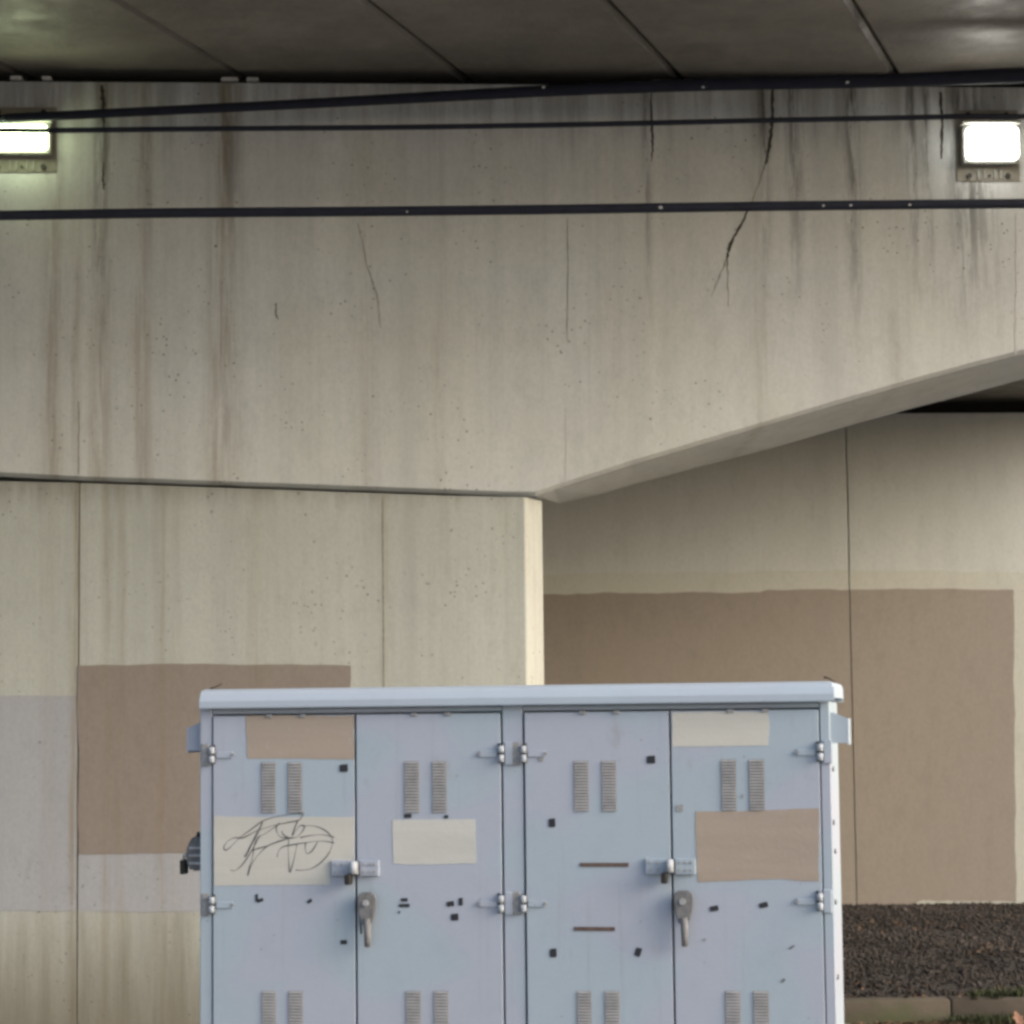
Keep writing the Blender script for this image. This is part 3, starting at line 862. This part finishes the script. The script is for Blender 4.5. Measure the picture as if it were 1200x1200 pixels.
for i, (a, b) in enumerate(dx):
    mb = MB(); mb.box(C.x(a, 880), C.x(b, 880), YD, 0.028, ZD0, zt_door, 0.0015)
    d = mb.build('door', m_paint, cab); d['label'] = kinds[i]
    doors.append(d)
    for (v0, v1) in vx[i]:
        ya, yb = vy[i]
        x0, x1 = C.x(v0, 920), C.x(v1, 920)
        louvre(x0, x1, C.z(v0, ya), C.z(v0, yb), d)
        zt2 = C.z(v0 + 2, 1161)
        louvre(x0, x1, zt2, zt2 - (C.z(v0, ya) - C.z(v0, yb)), d)
    # nibs on the top edge of the door
    for t_ in (0.40, 0.635):
        xx = C.x(a + (b - a) * t_, 836)
        mb = MB(); mb.box(xx - .010, xx + .010, YD - .006, YD - .0002, zt_door - .007, zt_door + .004, .0015); mb.build('edge_clip', m_hleaf, d)

def dpatch(i, pts, mat, seed, label, amp=0.0022):
    return patch(C, 'paint_patch', pts, mat, doors[i], YD - .0002, th=0.0009, amp=amp, step=0.02, seed=seed, label=label)
dpatch(0, [(288, 839.2), (415, 838.6), (415, 890), (290, 889)], m_brown, 1, 'tan paint patch')
dpatch(0, [(251, 956), (305, 958), (415, 957), (415, 1008), (388, 1009), (386, 1037), (330, 1037), (251, 1038)], m_cream, 2, 'cream paint patch')
dpatch(1, [(460, 961), (557, 960), (558, 1012), (510, 1013), (461, 1012)], m_white, 3, 'pale paint patch')
dpatch(3, [(787.5, 835), (899, 834), (902, 852), (900, 874), (788, 875)], m_cream, 4, 'cream paint patch')
dpatch(3, [(815, 951), (880, 950), (959.5, 947), (959.5, 1033), (915, 1030), (880, 1031), (818, 1034), (816, 990)], m_brown, 5, 'tan paint patch')

# pen scribble on the cream patch: thin ink strokes
SX = lambda q: (245 + q[0] * 160 / 1200, 935 + q[1] * 110 / 825)
strokes = [
    [(820, 135), (640, 155), (480, 200), (380, 270), (270, 350), (190, 430), (145, 460), (130, 430), (170, 375), (230, 350), (300, 350), (420, 290), (560, 245), (700, 215), (790, 195), (825, 150)],
    [(470, 205), (440, 270), (390, 370), (340, 460), (310, 515), (330, 500), (380, 400), (440, 300), (470, 215)],
    [(450, 330), (400, 420), (340, 520), (280, 600), (225, 640), (190, 635)],
    [(600, 240), (500, 310), (430, 350), (395, 430), (380, 530), (350, 620), (340, 685), (365, 600), (410, 530), (470, 460), (540, 410), (680, 365), (760, 350)],
    [(370, 470), (430, 445), (520, 420), (620, 375), (740, 352), (690, 352), (630, 345), (600, 310), (590, 260), (620, 220)],
    [(640, 290), (650, 320), (700, 350), (770, 345), (815, 300), (840, 250), (800, 245), (760, 290), (730, 330), (780, 195)],
    [(820, 250), (900, 245), (980, 265), (1050, 310), (1085, 370), (1070, 450), (1020, 530), (940, 600), (860, 632), (760, 635)],
    [(600, 520), (610, 470), (650, 430), (750, 410), (880, 390), (1000, 380), (1100, 395)],
    [(800, 350), (900, 330), (1000, 325), (1100, 345)],
    [(700, 370), (695, 450), (700, 560), (710, 655), (740, 560), (765, 450), (770, 400)],
    [(850, 390), (845, 440), (860, 490), (900, 470), (935, 420), (955, 385)],
]
ink = MB()
ysc = YD - .0013
def catmull(p, n=5):
    o = []
    for i in range(len(p) - 1):
        a, b, c, d = p[max(i - 1, 0)], p[i], p[i + 1], p[min(i + 2, len(p) - 1)]
        for q in range(n):
            t_ = q / n
            o.append(tuple(0.5 * (2 * b[k] + (c[k] - a[k]) * t_ + (2 * a[k] - 5 * b[k] + 4 * c[k] - d[k]) * t_ ** 2 + (3 * b[k] - a[k] - 3 * c[k] + d[k]) * t_ ** 3) for k in (0, 1)))
    o.append(p[-1]); return o
for st_ in strokes:
    pp = [C.at(*SX(q), ysc) for q in catmull(st_)]
    rr_ = [0.00135 + 0.0006 * math.sin(i * .35 + st_[0][0]) for i in range(len(pp))]
    ink.tube([(x, ysc, z) for x, z in pp], rr_, 4)
o = ink.build('pen_scribble', m_ink, doors[0]); o['label'] = 'looping black pen scribble on the cream patch'
for v in o.data.vertices: v.co.y = ysc + (v.co.y - ysc) * 0.25

# scraps of black tape and small marks
def scrap(i, px, py, w, h, rot=0.0, mat=m_dark, name='tape_scrap'):
    x, z = C.at(px, py, YD); k = 7.35 / FPX
    w, h = w * k / 2, h * k / 2; c_, s_ = math.cos(rot), math.sin(rot)
    pts = [(-w, -h * .8), (-w * .7, -h), (w * .8, -h), (w, -h * .6), (w * .9, h), (-w * .6, h * .9), (-w, h * .7)]
    mb = MB(); mb.prism([(x + a * c_ - b * s_, z + a * s_ + b * c_) for a, b in pts], YD - .002, YD - .0002)
    return mb.build(name, mat, doors[i])
for a in ((0, 403, 900, 10, 9), (0, 403, 1104, 8, 5), (0, 305, 1055, 8, 4, .3), (0, 301, 1052, 3, 9), (0, 363, 1056, 6, 4, .5),
          (1, 478, 956, 9, 5), (1, 524 - 1, 957, 5, 4), (1, 474, 1054.5, 8, 4), (1, 474, 1061, 13, 4), (1, 528, 1059, 9, 6, .1), (1, 540, 1056.5, 5, 9), (1, 533, 1074.5, 9, 8), (1, 468, 1069, 2, 3),
          (2, 763, 890, 10, 9), (2, 647, 964, 8, 10), (2, 648.5, 1116.5, 8, 10), (2, 748, 1115.5, 7, 10, -.35), (3, 837, 1064.5, 10, 6, .15), (3, 895, 1060.5, 10, 6, .2)):
    scrap(*a)
for a in ((3, 796.5, 947, 8, 8), (2, 634, 889, 6, 7), (3, 826, 1101, 3, 3), (3, 928, 1110, 7, 2, .6), (3, 918, 1149, 5, 3, .8), (3, 870, 933, 3, 4), (0, 355, 953, 4, 4)):
    scrap(*a, mat=m_handle, name='scuff') if len(a) > 5 else scrap(*a, 0.0, m_hleaf, 'scuff')
for px0, px1, py in ((680, 737, 1013), (673, 721, 1088)):
    x0, z = C.at(px0, py); x1, _ = C.at(px1, py)
    mb = MB(); mb.box(x0, x1, YD - .003, YD - .0002, z - .0065, z + .0055, .0012); mb.build('slot_strip', m_slot, doors[2])

# hinges
def hinge(px, py, side, i):
    """side -1: post on the left of the door, +1: post on the right"""
    h = MB(); x = C.x(px, py); z = C.z(px, py)
    s_ = side
    xa, xb = sorted((x + s_ * .010, x + s_ * .036))
    h.box(xa, xb, -.007, -.0003, z - .037, z + .034, .003)
    o = h.build('hinge', m_hleaf if s_ < 0 else m_paint, cab)
    for zz in (.012, -.016):
        k_ = MB(); k_.tube([(x, -.012, z + zz - .011), (x, -.012, z + zz + .011)], .0095, 12); k_.build('knuckle', m_hinge, o, True)
    k_ = MB(); k_.tube([(x - s_ * .006, -.0075, z - .030), (x - s_ * .006, -.0075, z + .030)], .0045, 8); k_.build('hinge_pin', m_bolt, o, True)
    xa, xb = sorted((x - s_ * .014, x - s_ * .068))
    k_ = MB(); k_.box(xa, xb, YD - .0055, YD - .0003, z - .012, z + .008, .0015); k_.build('strap', m_paint, o)
    xe = xb if s_ < 0 else xa
    k_ = MB(); k_.tube([(xe, YD - .0002, z - .002), (xe, YD - .008, z - .002)], .0055, 8); k_.build('rivet', m_hleaf, o)
for py in (882.5, 1058, 1232):
    hinge(249.3, py + 1.5, -1, 0); hinge(587.9, py, 1, 1); hinge(614.0, py, -1, 2); hinge(961, py - 2 - (py > 1000) * .5, 1, 3)

# hasps across the meeting doors, with a swing handle below each
def hasp(pxg, py, y_off=0):
    xg, z = C.at(pxg, py)
    k = 7.35 / FPX
    a = MB()
    for (u0_, u1_) in ((-28, -5), (6, 29)):
        a.box(xg + u0_ * k, xg + u1_ * k, YD - .012, YD - .0003, z - 9.5 * k, z + 8.5 * k, .002)
    o = a.build('hasp', m_paint, cab)
    for u_ in (-22, -14, 12, 19, 25):
        for v_ in (-4.5, 4):
            b_ = MB(); b_.tube([(xg + u_ * k, YD - .0122, z + v_ * k), (xg + u_ * k, YD - .0155, z + v_ * k)], .0045, 8); b_.build('rivet', m_steel, o)
    b_ = MB(); b_.tube([(xg + .2 * k, YD - .034, z - 6 * k), (xg + .2 * k, YD - .034, z + 8 * k)], .0120, 14); b_.build('knuckle', m_hinge, o, True)
    b_ = MB(); b_.box(xg - 4.6 * k, xg + 4.6 * k, YD - .03, YD - .0003, z - 7.5 * k, z + 6 * k, .002); b_.build('knuckle_block', m_hleaf, o)
    b_ = MB(); b_.box(xg - 9 * k, xg - 2 * k, YD - .052, YD - .0124, z - 19 * k, z - 7 * k, .004); b_.build('staple', m_bolt, o)
hasp(417, 1016.5); hasp(785.8, 1014.5)
def handle(pxc, pyt, parent_i, double):
    x, z = C.at(pxc, pyt); k = 7.35 / FPX
    a = MB()
    head = [(-10, -3), (-7, 2), (8, 2), (11, -3), (11, -15), (8, -28), (5, -36), (-5, -36), (-9, -24), (-11, -12)]
    a.prism([(x + u_ * k, z + v_ * k) for u_, v_ in head], YD - .034, YD - .014)
    o = a.build('door_handle', m_handle, doors[parent_i])
    bm = bmesh.new(); bm.from_mesh(o.data); bmesh.ops.bevel(bm, geom=list(bm.edges), offset=.004, segments=2, affect='EDGES'); bm.to_mesh(o.data); bm.free()
    a = MB(); a.tube([(x + 1 * k, YD - .028, z - 28 * k), (x + 1.5 * k, YD - .030, z - 48 * k), (x + 1 * k, YD - .026, z - 60 * k)], [.0125, .011, .0095], 10); a.build('lever', m_handle, doors[parent_i], True)
    a = MB(); a.tube([(x, YD - .0003, z - 10 * k), (x, YD - .016, z - 10 * k)], .018, 16); a.build('escutcheon', m_handle, doors[parent_i])
    a = MB(); a.tube([(x, YD - .034, z - 10 * k), (x, YD - .040, z - 10 * k)], .010, 14); a.build('lock_barrel', m_steel, doors[parent_i])
    if double:
        a = MB(); a.tube([(x - 7 * k, YD - .018, z - 4 * k), (x - 8 * k, YD - .020, z - 30 * k), (x - 7 * k, YD - .018, z - 46 * k)], [.006, .005, .003], 8); a.build('hook', m_handle, doors[parent_i], True)
handle(432, 1047, 1, True); handle(801.5, 1045, 3, False)

# lifting brackets on the cabinet sides
k = 7.35 / FPX
def side_bracket(side):
    x = xr if side > 0 else xl
    z = C.z(980 if side > 0 else 225, 871 if side > 0 else 880)
    w = 0.050; h1, h2 = 0.094, 0.072
    d0, d1 = (0.03, 0.20)
    s_ = side
    a = MB(); a.prism([(x + s_ * .0003, z), (x + s_ * w, z), (x + s_ * w, z + h2), (x + s_ * .0003, z + h1)], d0, d0 + .006)
    a.prism([(x + s_ * .0003, z), (x + s_ * w, z), (x + s_ * w, z + h2), (x + s_ * .0003, z + h1)], d1 - .006, d1)
    a.box(*sorted((x + s_ * w, x + s_ * (w + .005))), d0, d1, z - .006, z + h2 + .002, .001)
    a.box(*sorted((x + s_ * .0003, x + s_ * .004)), d0 + .0062, d1 - .0062, z, z + h1 * .9)
    a.build('side_bracket', m_paint, cab)
side_bracket(1); side_bracket(-1)
for z_, y_ in ((1.38, .10), (1.22, .06), (1.13, .12), (.98, .07), (.75, .12)):
    a = MB(); a.tube([(xr - .001, y_, z_), (xr + .006, y_, z_)], .008, 8); a.build('side_bolt', m_hleaf, cab)
# lock box on the left side with a black latch
x, z = xl, C.z(220, 1003)
a = MB(); a.prism([(x - .0003, z - .048), (x - .045, z - .052), (x - .060, z - .035), (x - .066, z + .012), (x - .050, z + .050), (x - .034, z + .060), (x - .0003, z + .045)], .05, .13)
lb = a.build('lock_box', m_handle, cab); lb['label'] = 'grey side lock box with a black latch'
bm = bmesh.new(); bm.from_mesh(lb.data); bmesh.ops.bevel(bm, geom=list(bm.edges), offset=.006, segments=2, affect='EDGES'); bm.to_mesh(lb.data); bm.free()
for zz in (.022, -.002, -.026):
    a = MB(); a.box(x - .052, x - .006, .044, .0495, z + zz - .004, z + zz + .004, .001); a.build('rib', m_steel, lb)
a = MB(); a.tube([(x - .034, .085, z + .055), (x - .030, .085, z + .070)], .008, 8); a.build('pivot', m_bolt, lb)
a = MB(); a.box(x - .088, x - .070, .06, .10, z - .062, z - .016, .004); a.build('latch', m_bolt, lb)
a = MB(); a.tube([(x - .055, .08, z + .002), (x - .080, .08, z - .006), (x - .080, .08, z - .020)], .006, 8); a.build('shackle', m_steel, lb, True)

# twigs lying on the cabinet roof
def twig(px, py, path, label):
    x, z = C.at(px, py, 0.02); o0 = C.o + C.u * x + C.v * 0.03 + Vector((0, 0, zcap0 + zcp))
    mb = MB(); mb.tube([C.u * a + C.v * b + Vector((0, 0, c_)) for a, b, c_ in path], [.0035 - .0006 * i for i in range(len(path))], 6)
    o = mb.build('twig', m_twig, None, True); o.location = o0
    return tag(o, label, 'twig')
twig(250, 803, [(-.012, 0, .003), (.0, .002, .006), (.014, .004, .013), (.026, .005, .019)], 'short dark twig on the left end of the cabinet roof')
twig(970, 798, [(-.012, 0, .012), (.0, .002, .010), (.012, .004, .003), (.02, .006, -.006)], 'short dark twig on the right end of the cabinet roof')
